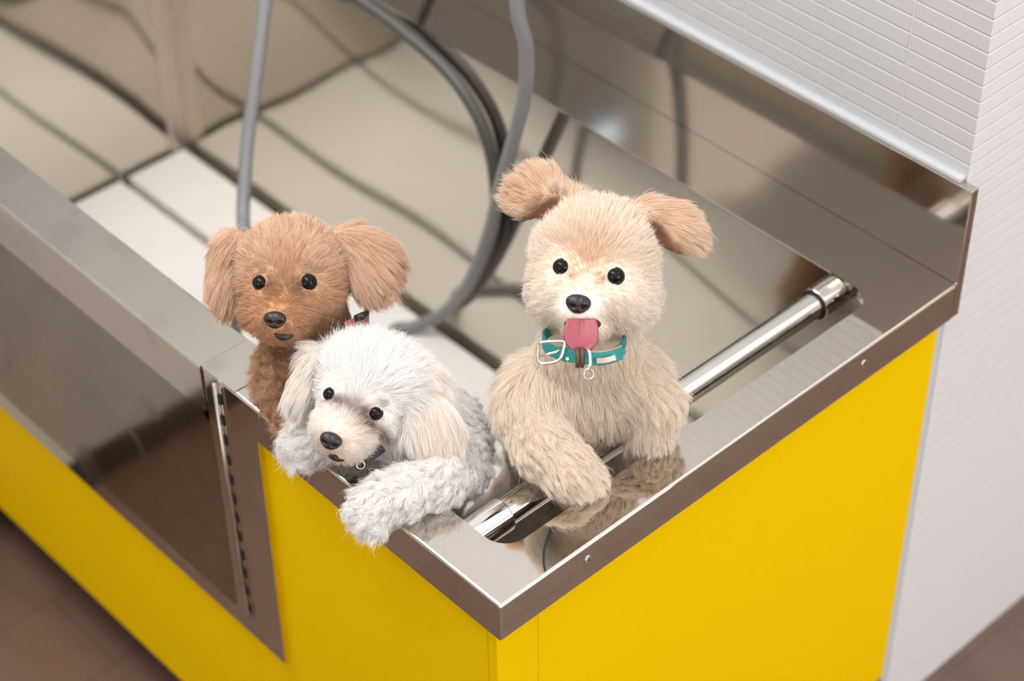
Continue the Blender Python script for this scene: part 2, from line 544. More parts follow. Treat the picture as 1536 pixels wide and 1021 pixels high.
hp2 = [(.645, 1.00, .36), (.60, .985, .30), (.55, .95, .16), at(500, -30, x=.537), at(540, 0, x=.545), at(580, 28, x=.549), at(620, 60, x=.551), at(660, 95, x=.552), at(690, 130, x=.552), at(715, 170, x=.552),
       at(731, 210, x=.552), at(741, 255, x=.552), at(744, 310, x=.551), at(733, 370, x=.552), at(706, 425, x=.5525), at(696, 441, x=.5525)]
hose2 = tube_obj('drain_hose', catmull(hp2, 8), .0082, principled('dark rubber hose', (.075, .075, .072), .4), None, seg=18)
prop(hose2, 'darker grey hose curving along the mirrored back wall of the tub, behind the lighter hose', 'hose')
bm = bmesh.new(); add_tube(bm, [(WX - .001, 1.002, .368), (.630, .996, .345)], [.022, .014], 24)
bm_obj('wall_outlet', bm, CHROME, hose2)
bm = bmesh.new(); add_tube(bm, [(WX - .001, .92, .66), (.630, .918, .655)], [.022, .014], 24)
bm_obj('wall_outlet', bm, CHROME, hose)
bm = bmesh.new(); add_tube(bm, [(WX - .001, .625, .788), (.630, .615, .775)], [.022, .014], 24)
bm_obj('wall_outlet', bm, CHROME, hose, smooth=False)

# lamp of the room that the ledge mirrors: dark housing with a tube
lamp = empty('ceiling_lamp', (-1.25, 2.28, CEIL_Z))
prop(lamp, 'dark ceiling lamp housing with one bluish tube, mirrored in the steel ledge', 'lamp')
box_obj('housing', (-1.62, -.90, 2.19, 2.37, CEIL_Z - .05, CEIL_Z), principled('dark housing', (.03, .03, .032), .5), lamp, bevel=.004)
em, nt, out = new_mat('lamp tube')
e = nt.nodes.new('ShaderNodeEmission'); e.inputs['Color'].default_value = (.62, .80, 1, 1); e.inputs['Strength'].default_value = 4.5
nt.links.new(e.outputs[0], out.inputs[0])
tube_obj('lamp_tube', [(-1.58, 2.277, CEIL_Z - .062), (-.94, 2.277, CEIL_Z - .062)], .021, em, lamp, seg=16)


# ------------------------------------------------------------------ dogs
RIGHT, DOWN, TOW = RM[0], RM[1], -RM[2]


class Dog:
    def __init__(self, D, name, label):
        self.D = D; self.s = D / F_PX; self.prims = []; self.carves = []; self.name = name; self.label = label

    def pos(self, u, v, off=0.0):
        return at(u, v, d=self.D - off * self.s)

    def ell(self, c, r, reg, roll=0, yaw=0, tilt=0, k=.012, carve=False):
        """ellipsoid. c = (u,v,off) or world point; r = radii right/down/toward in photo px at the dog"""
        P = c if isinstance(c, np.ndarray) else self.pos(*c)
        a, b, g = math.radians(roll), math.radians(yaw), math.radians(tilt)
        Rz = np.array([[math.cos(a), math.sin(a), 0], [-math.sin(a), math.cos(a), 0], [0, 0, 1]])
        Ry = np.array([[math.cos(b), 0, -math.sin(b)], [0, 1, 0], [math.sin(b), 0, math.cos(b)]])
        Rx = np.array([[1, 0, 0], [0, math.cos(g), math.sin(g)], [0, -math.sin(g), math.cos(g)]])
        B = (Rz @ Ry @ Rx) @ np.array([RIGHT, DOWN, TOW])
        d = dict(t='e', c=P, r=np.array(r, float) * self.s, B=B, reg=reg, k=k)
        (self.carves if carve else self.prims).append(d)

    def caps(self, pts, reg, k=.010):
        """chain of tapering capsules; each point (world point or (u,v,off), radius px)"""
        Q = [((p if isinstance(p, np.ndarray) else self.pos(*p)), r * self.s) for p, r in pts]
        for (a, ra), (b, rb) in zip(Q, Q[1:]):
            self.prims.append(dict(t='c', a=a, b=b, ra=ra, rb=rb, reg=reg, k=k))

    @staticmethod
    def sdf1(p, X):
        if p['t'] == 'e':
            q = (X - p['c']) @ p['B'].T
            k0 = np.linalg.norm(q / p['r'], axis=-1); k1 = np.linalg.norm(q / p['r'] ** 2, axis=-1)
            return k0 * (k0 - 1) / np.maximum(k1, 1e-6)
        ab = p['b'] - p['a']
        t = np.clip(((X - p['a']) @ ab) / (ab @ ab), 0, 1)
        return np.linalg.norm(X - p['a'] - t[..., None] * ab, axis=-1) - (p['ra'] + (p['rb'] - p['ra']) * t)

    def sdf(self, X):
        d = None
        for p in self.prims:
            e = self.sdf1(p, X)
            if d is None: d = e; continue
            k = p['k']; h = np.maximum(k - np.abs(d - e), 0) / k
            d = np.minimum(d, e) - h * h * k * .25
        for p in self.carves:
            e = -self.sdf1(p, X); k = .006
            h = np.maximum(k - np.abs(d - e), 0) / k
            d = np.maximum(d, e) + h * h * k * .25
        return d

    def hit(self, u, v):
        """first point of the body on a sight line"""
        ds = np.linspace(self.D - .16, self.D + .12, 800)
        r = RM.T @ np.array([(u - 768) / F_PX, (v - 510.5) / F_PX, 1.0])
        X = CAM + ds[:, None] * r
        s = self.sdf(X); i = int(np.argmax(s < 0))
        return X[i]

    def mesh(self, vox=.0034):
        lo = np.min([(p['c'] - p['r'].max()) if p['t'] == 'e' else np.minimum(p['a'] - p['ra'], p['b'] - p['rb']) for p in self.prims], 0) - .012
        hi = np.max([(p['c'] + p['r'].max()) if p['t'] == 'e' else np.maximum(p['a'] + p['ra'], p['b'] + p['rb']) for p in self.prims], 0) + .012
        n = np.ceil((hi - lo) / vox).astype(int) + 1
        ax = [lo[i] + vox * np.arange(n[i]) for i in range(3)]
        G = np.stack(np.meshgrid(*ax, indexing='ij'), -1)
        S = np.concatenate([self.sdf(G[i:i + 16]) for i in range(0, n[0], 16)], 0).astype(np.float32)
        bg = vdb.FloatGrid(background=1.0); bg.copyFromArray(np.ascontiguousarray(S), tolerance=0.0)
        P, Q = bg.convertToQuads(0.0)
        P = P * vox + lo
        me = bpy.data.meshes.new(self.name)
        me.from_pydata(P.tolist(), [], Q[:, ::-1].tolist())
        me.update()
        # face orientation outward
        v = np.array([p.center for p in me.polygons[:200]]); nn = np.array([p.normal for p in me.polygons[:200]])
        if np.mean(self.sdf(v + nn * .002) - self.sdf(v)) < 0: me.flip_normals()
        for p in me.polygons: p.use_smooth = True
        return me

    def attrs(self, X, regs, sharp=.0045):
        """blend the region attributes at points X"""
        E = np.stack([self.sdf1(p, X) for p in self.prims], 1)
        Wt = np.exp(-(E - E.min(1, keepdims=True)) / sharp); Wt /= Wt.sum(1, keepdims=True)
        out = {}
        for key in ('col', 'col2', 'len', 'lift', 'curl', 'freq', 'clump', 'grav', 'rand'):
            vals = np.array([regs[p['reg']][key] for p in self.prims], float)
            out[key] = Wt @ vals
        comb = np.zeros_like(X)
        for i, p in enumerate(self.prims):
            cm = regs[p['reg']]['comb']
            if cm[0] == 'from': d = X - cm[1]
            elif cm[0] == 'dir': d = np.broadcast_to(cm[1], X.shape)
            else:                                            # along a capsule or down
                a, b = (p['a'], p['b']) if p['t'] == 'c' else (p['c'], p['c'] + np.array([0, 0, -1]))
                d = np.broadcast_to(b - a, X.shape)
            d = d / np.maximum(np.linalg.norm(d, axis=1, keepdims=True), 1e-6)
            comb += Wt[:, i:i + 1] * d
        out['comb'] = comb
        return out


REG0 = dict(col=(.8, .7, .6), col2=(.8, .7, .6), len=.014, lift=.5, curl=0.0, freq=1.5, clump=.45, grav=.15, rand=.25, comb=('cap',))


def unit(a):
    return a / np.maximum(np.linalg.norm(a, axis=-1, keepdims=True), 1e-9)


def build_dog(dog, regs, count, seed, masks, short, tint=None, clump_n=2600, radius=.00014, K=7, seen_bias=1.8):
    rng = np.random.default_rng(seed)
    me = dog.mesh()
    o = bpy.data.objects.new(dog.name, me); COL.objects.link(o)
    me.materials.append(skin_mat(dog.name + ' skin'))
    prop(o, dog.label, 'dog')
    V = np.empty(len(me.vertices) * 3); me.vertices.foreach_get('co', V); V = V.reshape(-1, 3)
    av = dog.attrs(V, regs)
    vc = np.concatenate([av['col2'] * .93, np.ones((len(V), 1))], 1).astype(np.float32)
    if tint: vc[:, :3] = tint(V, vc[:, :3].astype(float))
    ca = me.color_attributes.new('fur_col', 'FLOAT_COLOR', 'POINT'); ca.data.foreach_set('color', vc.ravel())
    # roots
    me.calc_loop_triangles()
    T = np.empty(len(me.loop_triangles) * 3, dtype=np.int32); me.loop_triangles.foreach_get('vertices', T); T = T.reshape(-1, 3)
    A, B, C = V[T[:, 0]], V[T[:, 1]], V[T[:, 2]]
    cr = np.cross(B - A, C - A); area = np.linalg.norm(cr, axis=1) * .5; tn = cr / np.maximum(np.linalg.norm(cr, axis=1, keepdims=True), 1e-12)
    N0 = np.empty(len(V) * 3); me.vertices.foreach_get('normal', N0); N0 = N0.reshape(-1, 3)
    ctr = (A + B + C) / 3
    facing = ((CAM - ctr) * tn).sum(1) / np.linalg.norm(CAM - ctr, axis=1)
    wgt = area * np.where(facing > -.25, 1.0, 1 / seen_bias)
    wgt *= np.where(ctr[:, 2] < -.12, .35, 1.0)
    idx = rng.choice(len(T), size=count, p=wgt / wgt.sum())
    r1, r2 = rng.random(count), rng.random(count); q = np.sqrt(r1)
    b0, b1, b2 = (1 - q)[:, None], (q * (1 - r2))[:, None], (q * r2)[:, None]
    P = A[idx] * b0 + B[idx] * b1 + C[idx] * b2
    N = unit(N0[T[idx, 0]] * b0 + N0[T[idx, 1]] * b1 + N0[T[idx, 2]] * b2)
    keep = np.ones(count, bool)
    for c, r in masks: keep &= np.linalg.norm(P - c, axis=1) > r
    P, N = P[keep], N[keep]; n = len(P)

    def strands(P, N, rg, at_):
        n = len(P)
        G = at_['comb'] - (at_['comb'] * N).sum(1, keepdims=True) * N
        G = unit(G + rg.normal(0, 1, (n, 3)) * at_['rand'][:, None] * .55)
        Ln = at_['len'] * rg.uniform(.60, 1.15, n) * np.where(rg.random(n) < .06, 1.35, 1)
        for c, r, f in short:
            d = np.linalg.norm(P - c, axis=1); Ln = Ln * np.where(d < r, f + (1 - f) * (d / r) ** 2, 1)
        lift = (at_['lift'] * rg.uniform(.6, 1.4, n))[:, None]
        pts = [P - N * .0008]
        ph = rg.uniform(0, 6.28, n)
        for k in range(1, K):
            t = k / (K - 1)
            d = unit(N * lift * (1.15 - t) + G * (.35 + .65 * t) + np.array([0, 0, -1.0]) * (at_['grav'] * t)[:, None])
            pts.append(pts[-1] + d * (Ln / (K - 1))[:, None])
        S = np.stack(pts, 1)
        e2 = unit(np.cross(N, G))
        return S, G, N, e2, Ln

    an = dog.attrs(P, regs)
    S, G, _, E2, Ln = strands(P, N, rng, an)
    # lock guides
    gi = rng.choice(n, size=min(clump_n, n), replace=False)
    kd = kdtree.KDTree(len(gi))
    for j, i in enumerate(gi): kd.insert(P[i], j)
    kd.balance()
    near = np.array([kd.find(p)[1] for p in P])
    t = np.linspace(0, 1, K)[None, :, None]
    Sg = S[gi][near]
    cl = an['clump'][:, None, None] * t ** 1.3
    hold = np.clip(1.15 - .75 * rng.random((n, 1, 1)) ** 1.5, 0, 1)
    hold[rng.random(n) < .10] = 0                    # loose hairs that follow no lock
    S = S + (Sg - S) * cl * hold
    # curls turn with their lock
    phg = rng.uniform(0, 6.28, len(gi))[near]; hand = rng.choice([-1, 1], len(gi))[near]; fr = (an['freq'] * rng.uniform(.8, 1.2, len(gi))[near])
    ang = (2 * math.pi * fr[:, None] * np.linspace(0, 1, K)[None, :] * hand[:, None] + phg[:, None])
    amp = an['curl'][:, None] * np.linspace(0, 1, K)[None, :] ** .8
    S = S + amp[..., None] * ((np.cos(ang) - np.cos(phg)[:, None])[..., None] * E2[:, None, :] + (np.sin(ang) - np.sin(phg)[:, None])[..., None] * (.6 * G + .6 * N)[:, None, :])
    # colour: blend of two coats, by lock and by strand
    gm = rng.random(len(gi))[near]
    mix = np.clip(.5 * gm + .5 * rng.random(n), 0, 1)[:, None]
    colr = an['col'] * (1 - mix) + an['col2'] * mix
    if tint: colr = tint(P, colr)
    colr = np.clip(colr * rng.normal(1, .05, (n, 1)), 0, .97)
    cu = bpy.data.hair_curves.new('fur')
    cu.add_curves([K] * n)
    cu.position_data.foreach_set('vector', S.astype(np.float32).ravel()) if hasattr(cu, 'position_data') else cu.attributes['position'].data.foreach_set('vector', S.astype(np.float32).ravel())
    ra = cu.attributes.get('radius') or cu.attributes.new('radius', 'FLOAT', 'POINT')
    rr = radius * np.array([1.0, 1.0, .95, .88, .78, .6, .30])[:K]
    ra.data.foreach_set('value', np.tile(rr, n).astype(np.float32))
    c2 = cu.attributes.new('fur_col', 'FLOAT_COLOR', 'CURVE')
    c2.data.foreach_set('color', np.concatenate([colr, np.ones((n, 1))], 1).astype(np.float32).ravel())
    cu.materials.append(fur_mat(dog.name + ' fur'))
    fo = bpy.data.objects.new('fur', cu); COL.objects.link(fo); fo.parent = o
    return o


BLACKG = principled('wet black eye', (.006, .005, .005), .035, spec=.22)
NOSEM = principled('black nose leather', (.012, .010, .011), .36, spec=.55, bump=.0003, bscale=900)
LIPM = principled('dark lip', (.018, .011, .011), .4)
TONGUE = principled('pink tongue', (.33, .075, .105), .42, spec=.4, sss=.1, noise=.12, nscale=60)
LIDM = principled('eye rim skin', (.035, .02, .018), .5)


def eye(dog, o, u, v, rpx, sink=.25):
    h = dog.hit(u, v); r = rpx * dog.s
    to = unit(CAM - h)
    c = h - to * r * sink
    bm = bmesh.new(); bmesh.ops.create_uvsphere(bm, u_segments=28, v_segments=18, radius=r)
    for w in bm.verts: w.co += Vector(c)
    e = bm_obj('eye', bm, BLACKG, o, smooth=True)
    # thin dark lid round the eye
    ctr = c + to * r * .12
    ex = unit(np.cross(DOWN, to)); ey = np.cross(to, ex)
    pts = [ctr + r * 1.04 * (math.cos(a) * ex * 1.06 + math.sin(a) * ey * .97) for a in np.linspace(0, 2 * math.pi, 28, endpoint=False)]
    tube_obj('eyelid', pts, r * .11, LIDM, e, seg=8, closed=True)
    return c, r


def nose(dog, o, u, v, wpx, hpx, roll=0, out_=.35, look=(0, .25, 1)):
    h = dog.hit(u, v); s = dog.s
    a = math.radians(roll)
    f = unit(look[0] * RIGHT + look[1] * DOWN + look[2] * TOW)
    x = unit(RIGHT * math.cos(a) + DOWN * math.sin(a)); x = unit(x - f * (x @ f)); y = np.cross(f, x); y = y if y @ DOWN > 0 else -y
    bm = bmesh.new(); bmesh.ops.create_uvsphere(bm, u_segments=40, v_segments=28, radius=1)
    for w in bm.verts:
        X, Y, Z = w.co
        n1 = (X, Y, Z)
        wd = wpx * (1 - .22 * Y)                      # wider on top, narrow below
        px = X * wd; py = Y * hpx * (1.0 if Y < 0 else .95); pz = Z * hpx * .85
        # nostrils: two commas pressed in on the front
        for sx in (-1, 1):
            dx, dy = (X - sx * .44) / .26, (Y - .12 + sx * 0) / .22
            dd = dx * dx + dy * dy
            if Z > 0: pz -= hpx * .55 * math.exp(-dd * 1.1)
        # middle groove
        if Z > 0: pz -= hpx * .12 * math.exp(-(X / .08) ** 2)
        p = h + f * (out_ * hpx * s) + (x * px + y * py + f * pz) * s
        w.co = Vector(p)
    return bm_obj('nose', bm, NOSEM, o, smooth=True), h


def lip_line(dog, o, pts, rpx):
    P = [dog.hit(u, v) + TOW * rpx * .2 * dog.s for u, v in pts]
    c = catmull(P, 6); n = len(c)
    rad = [rpx * dog.s * (0.25 + .75 * math.sin(math.pi * i / (n - 1))) for i in range(n)]
    return tube_obj('mouth', c, rad, LIPM, o, seg=10)


# ---------------- cream dog: stands behind the grab bar, paws over it
def cream():
    d = Dog(1.93, 'dog', 'cream long haired dog in a teal collar, tongue out, paws over the grab bar')
    C = lambda **k: {**REG0, **k}
    def dep(u, v, D): return at(u, v, d=D)
    d.ell((893, 375, 0), (92, 78, 80), 'skull', roll=10)
    d.ell((889, 428, 14), (92, 54, 66), 'face', roll=8, k=.02)
    d.ell((932, 455, 8), (50, 36, 50), 'cheek', k=.02)
    d.ell((838, 450, 8), (40, 36, 50), 'cheek', k=.02)
    d.ell((869, 468, 66), (31, 23, 38), 'muzzle', roll=8, k=.015)
    d.ell((878, 497, 46), (33, 15, 34), 'jaw', k=.012)
    # ears
    d.ell((806, 292, -8), (47, 38, 17), 'earl', roll=-38, yaw=12, k=.010)
    d.ell((850, 306, -6), (26, 26, 20), 'earl', k=.012)
    d.ell((1010, 340, -8), (47, 36, 17), 'earr', roll=38, yaw=-10, k=.010)
    d.ell((968, 325, -6), (26, 26, 20), 'earr', k=.012)
    d.ell((815, 321, 18), (36, 17, 30), 'earl', roll=-37, carve=True)
    d.ell((989, 359, 18), (34, 16, 30), 'earr', roll=50, carve=True)
    # body
    d.ell(dep(885, 518, 1.968), (76, 50, 58), 'neck', k=.03)
    d.ell(dep(878, 580, 2.012), (108, 76, 62), 'chest', k=.03)
    d.ell(dep(955, 582, 2.012), (48, 52, 46), 'chest', k=.03)
    d.ell(dep(798, 600, 1.995), (48, 56, 46), 'chest', k=.03)
    d.ell(dep(850, 660, 2.092), (90, 70, 62), 'belly', k=.03)
    hips = np.array([.190, .195, -.215])
    d.ell(hips, (82, 78, 80), 'rump', k=.03)
    d.caps([(dep(852, 690, 2.115), 74), (hips, 74)], 'belly', k=.03)
    for sx in (-1, 1):
        hx = hips + np.array([sx * .030, -.012, -.02])
        d.caps([(hx, 46), (hx + np.array([sx * .010, -.032, -.085]), 38), (hx + np.array([sx * .010, .022, -.160]), 23), (np.array([hx[0] + sx * .010, hx[1] + .004, ZB + .020]), 21),
                (np.array([hx[0] + sx * .010, hx[1] - .026, ZB + .013]), 19)], 'leg', k=.012)
    d.caps([(hips + np.array([.03, .03, .0]), 26), (hips + np.array([.08, .05, .03]), 26), (hips + np.array([.10, .05, .08]), 22)], 'tail', k=.012)
    # arms
    d.caps([(dep(788, 622, 1.990), 44), (dep(815, 668, 1.968), 38), (dep(848, 700, 1.960), 34), (dep(872, 722, 1.966), 29), (dep(882, 738, 1.978), 24)], 'arm', k=.012)
    for du, dv in ((-13, 6), (-3, 12), (8, 9), (15, 1)):
        d.caps([(dep(876, 734, 1.974), 15), (dep(882 + du, 740 + dv, 1.974), 11)], 'paw', k=.006)
    d.caps([(dep(945, 580, 1.992), 40), (dep(984, 608, 1.988), 34), (dep(976, 642, 2.000), 30), (dep(966, 664, 2.012), 25)], 'arm', k=.010)
    for du, dv in ((-14, 9), (-4, 14), (7, 12), (15, 5)):
        d.caps([(dep(964, 660, 2.010), 15), (dep(964 + du, 662 + dv, 2.012), 10)], 'paw', k=.006)
    fc = d.pos(882, 425, 110)
    cream_ = (.90, .79, .68); pale = (.94, .87, .79); tan = (.80, .57, .38); white = (.93, .88, .83)
    regs = {
        'skull': C(col=pale, col2=cream_, len=.015, lift=.40, comb=('from', fc), clump=.40, grav=.0),
        'face': C(col=white, col2=cream_, len=.012, lift=.36, comb=('from', fc), clump=.45, grav=.12),
        'cheek': C(col=white, col2=pale, len=.015, lift=.40, comb=('from', d.pos(875, 430, 80)), clump=.5, grav=.3),
        'muzzle': C(col=white, col2=pale, len=.0085, lift=.40, comb=('from', d.pos(868, 455, 120)), clump=.4, grav=.2),
        'jaw': C(col=pale, col2=cream_, len=.009, lift=.3, comb=('from', d.pos(868, 470, 120)), clump=.4, grav=.5),
        'earl': C(col=cream_, col2=tan, len=.019, lift=.26, comb=('from', d.pos(846, 320, -4)), clump=.55, grav=.12, rand=.12),
        'earr': C(col=cream_, col2=tan, len=.019, lift=.26, comb=('from', d.pos(948, 318, -4)), clump=.55, grav=.22, rand=.12),
        'neck': C(col=pale, col2=cream_, len=.018, lift=.40, comb=('dir', np.array([0, -.3, -1.0])), clump=.5, grav=.3),
        'chest': C(col=pale, col2=cream_, len=.022, lift=.42, comb=('dir', np.array([0, -.25, -1.0])), clump=.5, grav=.3, curl=.0012, freq=.8),
        'belly': C(col=pale, col2=cream_, len=.020, lift=.42, comb=('dir', np.array([-.3, -.1, -1.0])), clump=.62, grav=.3, curl=.0012, freq=.8),
        'rump': C(col=pale, col2=cream_, len=.020, lift=.45, comb=('dir', np.array([0, .2, -1.0])), clump=.6),
        'leg': C(col=pale, col2=cream_, len=.012, lift=.45, clump=.6),
        'tail': C(col=pale, col2=cream_, len=.030, lift=.5, clump=.5),
        'arm': C(col=pale, col2=cream_, len=.017, lift=.48, clump=.68, grav=.25, curl=.0016, freq=.9),
        'paw': C(col=white, col2=pale, len=.010, lift=.45, clump=.7, grav=.15, curl=.0012, freq=1.0),
    }
    e1, e2 = d.hit(843, 400), d.hit(922, 414)
    nh = d.hit(867, 457)
    mo = d.hit(870, 490)
    masks = [(e1, 12.5 * d.s), (e2, 13.5 * d.s), (nh, 15 * d.s), (d.hit(872, 487), 13 * d.s)]
    short = [(e1, 40 * d.s, .25), (e2, 40 * d.s, .25), (nh, 46 * d.s, .30), (d.hit(882, 425), 40 * d.s, .5)]
    ear_in = [d.pos(838, 303, 0), d.pos(824, 314, -4), d.pos(811, 324, -4), d.pos(797, 335, 0), d.pos(976, 341, 0), d.pos(985, 353, -4), d.pos(994, 365, -4), d.pos(1003, 377, 0)]
    masks += [(q, 9 * d.s) for q in ear_in]; short += [(q, 28 * d.s, .28) for q in ear_in] + [(d.pos(966, 338, 4), 24 * d.s, .25), (d.pos(848, 312, 4), 22 * d.s, .3)]
    tear = [d.hit(858, 412), d.hit(902, 417)]
    brow = d.hit(880, 385)

    def tint(P, c):
        for q in ear_in:
            w = np.exp(-(np.linalg.norm(P - q, axis=1) / (17 * d.s)) ** 4)[:, None]
            c = c * (1 - w) + np.array([.26, .13, .09]) * w
        for q in tear:
            w = .7 * np.exp(-(np.linalg.norm(P - q, axis=1) / (9 * d.s)) ** 2)[:, None]
            c = c * (1 - w) + np.array([.30, .14, .10]) * w
        w = .55 * np.exp(-(np.linalg.norm(P - brow, axis=1) / (42 * d.s)) ** 2)[:, None]
        c = c * (1 - w) + np.array([.80, .56, .36]) * w
        return c
    o = build_dog(d, regs, 190000, 21, masks, short, tint, clump_n=3600)
    eye(d, o, 843, 400, 11.5); eye(d, o, 922, 414, 12.5)
    nose(d, o, 867, 455, 18.5, 15, roll=8)
    # open mouth behind the tongue
    bm = bmesh.new(); bmesh.ops.create_uvsphere(bm, u_segments=24, v_segments=14, radius=1)
    mc = d.hit(874, 486) - TOW * 3 * d.s
    for w in bm.verts:
        w.co = Vector(mc + (RIGHT * w.co.x * 27 + (DOWN * .98 + RIGHT * .0) * w.co.y * 11 + TOW * w.co.z * 12) * d.s)
    bm_obj('mouth', bm, LIPM, o, smooth=True)
    # tongue: a thick leaf with a groove, hanging over the lower lip
    bm = bmesh.new()
    t0 = d.hit(872, 482) + TOW * 8 * d.s
    nU, nV = 16, 20
    grid = []
    for i in range(nV + 1):
        t = i / nV
        wid = 20 + 4.5 * math.sin(math.pi * min(1, t * 1.1))
        if t > .72: wid *= math.sqrt(max(0.0, 1 - ((t - .72) / .285) ** 2))
        row = []
        for j in range(nU + 1):
            q = j / nU * 2 - 1
            uu = q * wid; dv = -4 + t * 46
            cup = 3.0 * q * q - 4.2 * math.exp(-(q / .13) ** 2) * (1 - .75 * t)
            zt = 9 * math.sin(t * 1.9) + cup
            row.append(bm.verts.new(Vector(t0 + (RIGHT * (uu - dv * .03) + DOWN * dv + TOW * zt) * d.s)))
        grid.append(row)
    for i in range(nV):
        for j in range(nU): bm.faces.new((grid[i][j], grid[i][j + 1], grid[i + 1][j + 1], grid[i + 1][j]))
    bmesh.ops.recalc_face_normals(bm, faces=bm.faces)
    bmesh.ops.solidify(bm, geom=bm.faces[:], thickness=5 * d.s)
    tg = bm_obj('tongue', bm, TONGUE, o, smooth=True)
    collar(d, o)
    return d, o


TEAL = principled('teal leather', (.010, .205, .20), .45, spec=.4, noise=.12, nscale=90, bump=.0003, bscale=500)
TANL = principled('tan leather edge', (.42, .27, .17), .6)
BROWNL = principled('stitched brown leather', (.10, .055, .03), .55, bump=.0005, bscale=700)
PINKM = principled('engraved plate', (.52, .40, .36), .3, .8)
GOLD = principled('warm nickel', (.72, .66, .56), .16, 1.0)


def band(path, wid, thick, side):
    """flat strap along a path; side = direction of its width"""
    bm = bmesh.new(); rows = []
    for i, p in enumerate(path):
        a = path[max(0, i - 1)]; b = path[min(len(path) - 1, i + 1)]
        t = unit(np.array(b) - np.array(a)); w = unit(side - t * (side @ t)); n = np.cross(t, w)
        rows.append([bm.verts.new(Vector(p + w * sw * wid / 2 + n * sn * thick / 2)) for sw, sn in ((-1, -1), (1, -1), (1, 1), (-1, 1))])
    for A, B in zip(rows, rows[1:]):
        for k in range(4): bm.faces.new((A[k], A[(k + 1) % 4], B[(k + 1) % 4], B[k]))
    bm.faces.new(rows[0]); bm.faces.new(rows[-1])
    return bm


def collar(d, o):
    s = d.s
    dd = 1.880
    f = lambda u, v, D=dd: at(u, v, d=D)
    up = -DOWN
    # loop round the neck: front seen low, sides rise and vanish behind the jaw
    loop = catmull([f(938, 508, 1.925), f(930, 524, 1.90), f(905, 537, 1.876), f(876, 537, 1.870), f(845, 532, 1.872), f(822, 522, 1.885), f(815, 506, 1.912), f(832, 490, 1.95), f(850, 478, 2.02), f(900, 480, 2.02), f(935, 492, 1.96), f(938, 508, 1.925)], 6)
    c = bm_obj('collar', band(loop, 17 * s, 3.4 * s, up), TEAL, o)
    shade_auto(c, 50)
    # strap end laid over the front, with its pointed tip on the right
    tail = [f(838, 528, 1.864), f(858, 533, 1.862), f(880, 537, 1.861), f(902, 538, 1.863), f(920, 534, 1.867), f(932, 529, 1.872)]
    bm = band(catmull(tail, 5), 19 * s, 3.2 * s, up)
    # tip
    st = bm_obj('strap_end', bm, TEAL, c); shade_auto(st, 50)
    bm = bmesh.new()
    tip = [f(931, 520, 1.871), f(940, 527, 1.875), f(932, 539, 1.871), f(928, 539, 1.870), f(928, 520, 1.870)]
    A = [bm.verts.new(p) for p in tip]; B = [bm.verts.new(p - TOW * 3 * s) for p in tip]
    bm.faces.new(A); bm.faces.new(B)
    for i in range(5): bm.faces.new((A[i], A[(i + 1) % 5], B[(i + 1) % 5], B[i]))
    bm_obj('strap_tip', bm, TEAL, c)
    # tan cut edge along the top of the strap
    edge = [p + up * 9.8 * s for p in catmull(tail, 5)]
    tube_obj('leather_edge', edge, 1.6 * s, TANL, c, seg=8)
    # buckle: rounded frame with a prong
    B0 = [f(808, 516, 1.861), f(815, 513, 1.859), f(842, 512, 1.857), f(846, 517, 1.857), f(838, 540, 1.857), f(815, 545, 1.859), f(808, 540, 1.861), f(806, 528, 1.862)]
    B0 = catmull(B0 + [B0[0]], 5)[:-1]
    bk = tube_obj('buckle', B0, 2.3 * s, GOLD, c, seg=10, closed=True)
    tube_obj('prong', [f(810, 534, 1.858), f(830, 529, 1.856), f(838, 525, 1.857)], 1.9 * s, GOLD, bk, seg=8)
    # strap holes
    bm = bmesh.new(); add_tube(bm, [f(851, 538, 1.861), f(851, 538, 1.8592)], 2.4 * s, 14)
    bm_obj('eyelet', bm, CHROME, c)
    # stitched brown keeper
    for u in (866, 873):
        bm = bmesh.new()
        add_tube(bm, [f(u, 522, 1.8605), f(u + .5, 530, 1.8575), f(u + .5, 541, 1.8575), f(u, 550, 1.8615)], 3.3 * s, 10)
        bm_obj('keeper', bm, BROWNL, c, smooth=True)
    # D ring and small split ring
    rg = [f(881, 522, 1.859), f(884, 531, 1.8555), f(884, 545, 1.8545), f(882, 556, 1.8555), f(880, 545, 1.8575)]
    tube_obj('d_ring', catmull([f(880, 523, 1.860), f(884, 528, 1.856), f(885, 542, 1.8545), f(883, 556, 1.856)], 5), 2.6 * s, CHROME, c, seg=10)
    cc = f(883, 561, 1.857)
    ringp = [cc + (RIGHT * math.cos(a) * 7 + DOWN * math.sin(a) * 7.5) * s for a in np.linspace(0, 6.283, 24, endpoint=False)]
    tube_obj('tag_ring', ringp, 1.1 * s, GOLD, c, seg=8, closed=True)
    # plate on the strap
    pl = catmull([f(895, 541, 1.859), f(908, 540, 1.860), f(923, 536, 1.8635)], 4)
    b2 = bm_obj('name_plate', band(pl, 7.5 * s, 1.6 * s, up), PINKM, c)
    return c


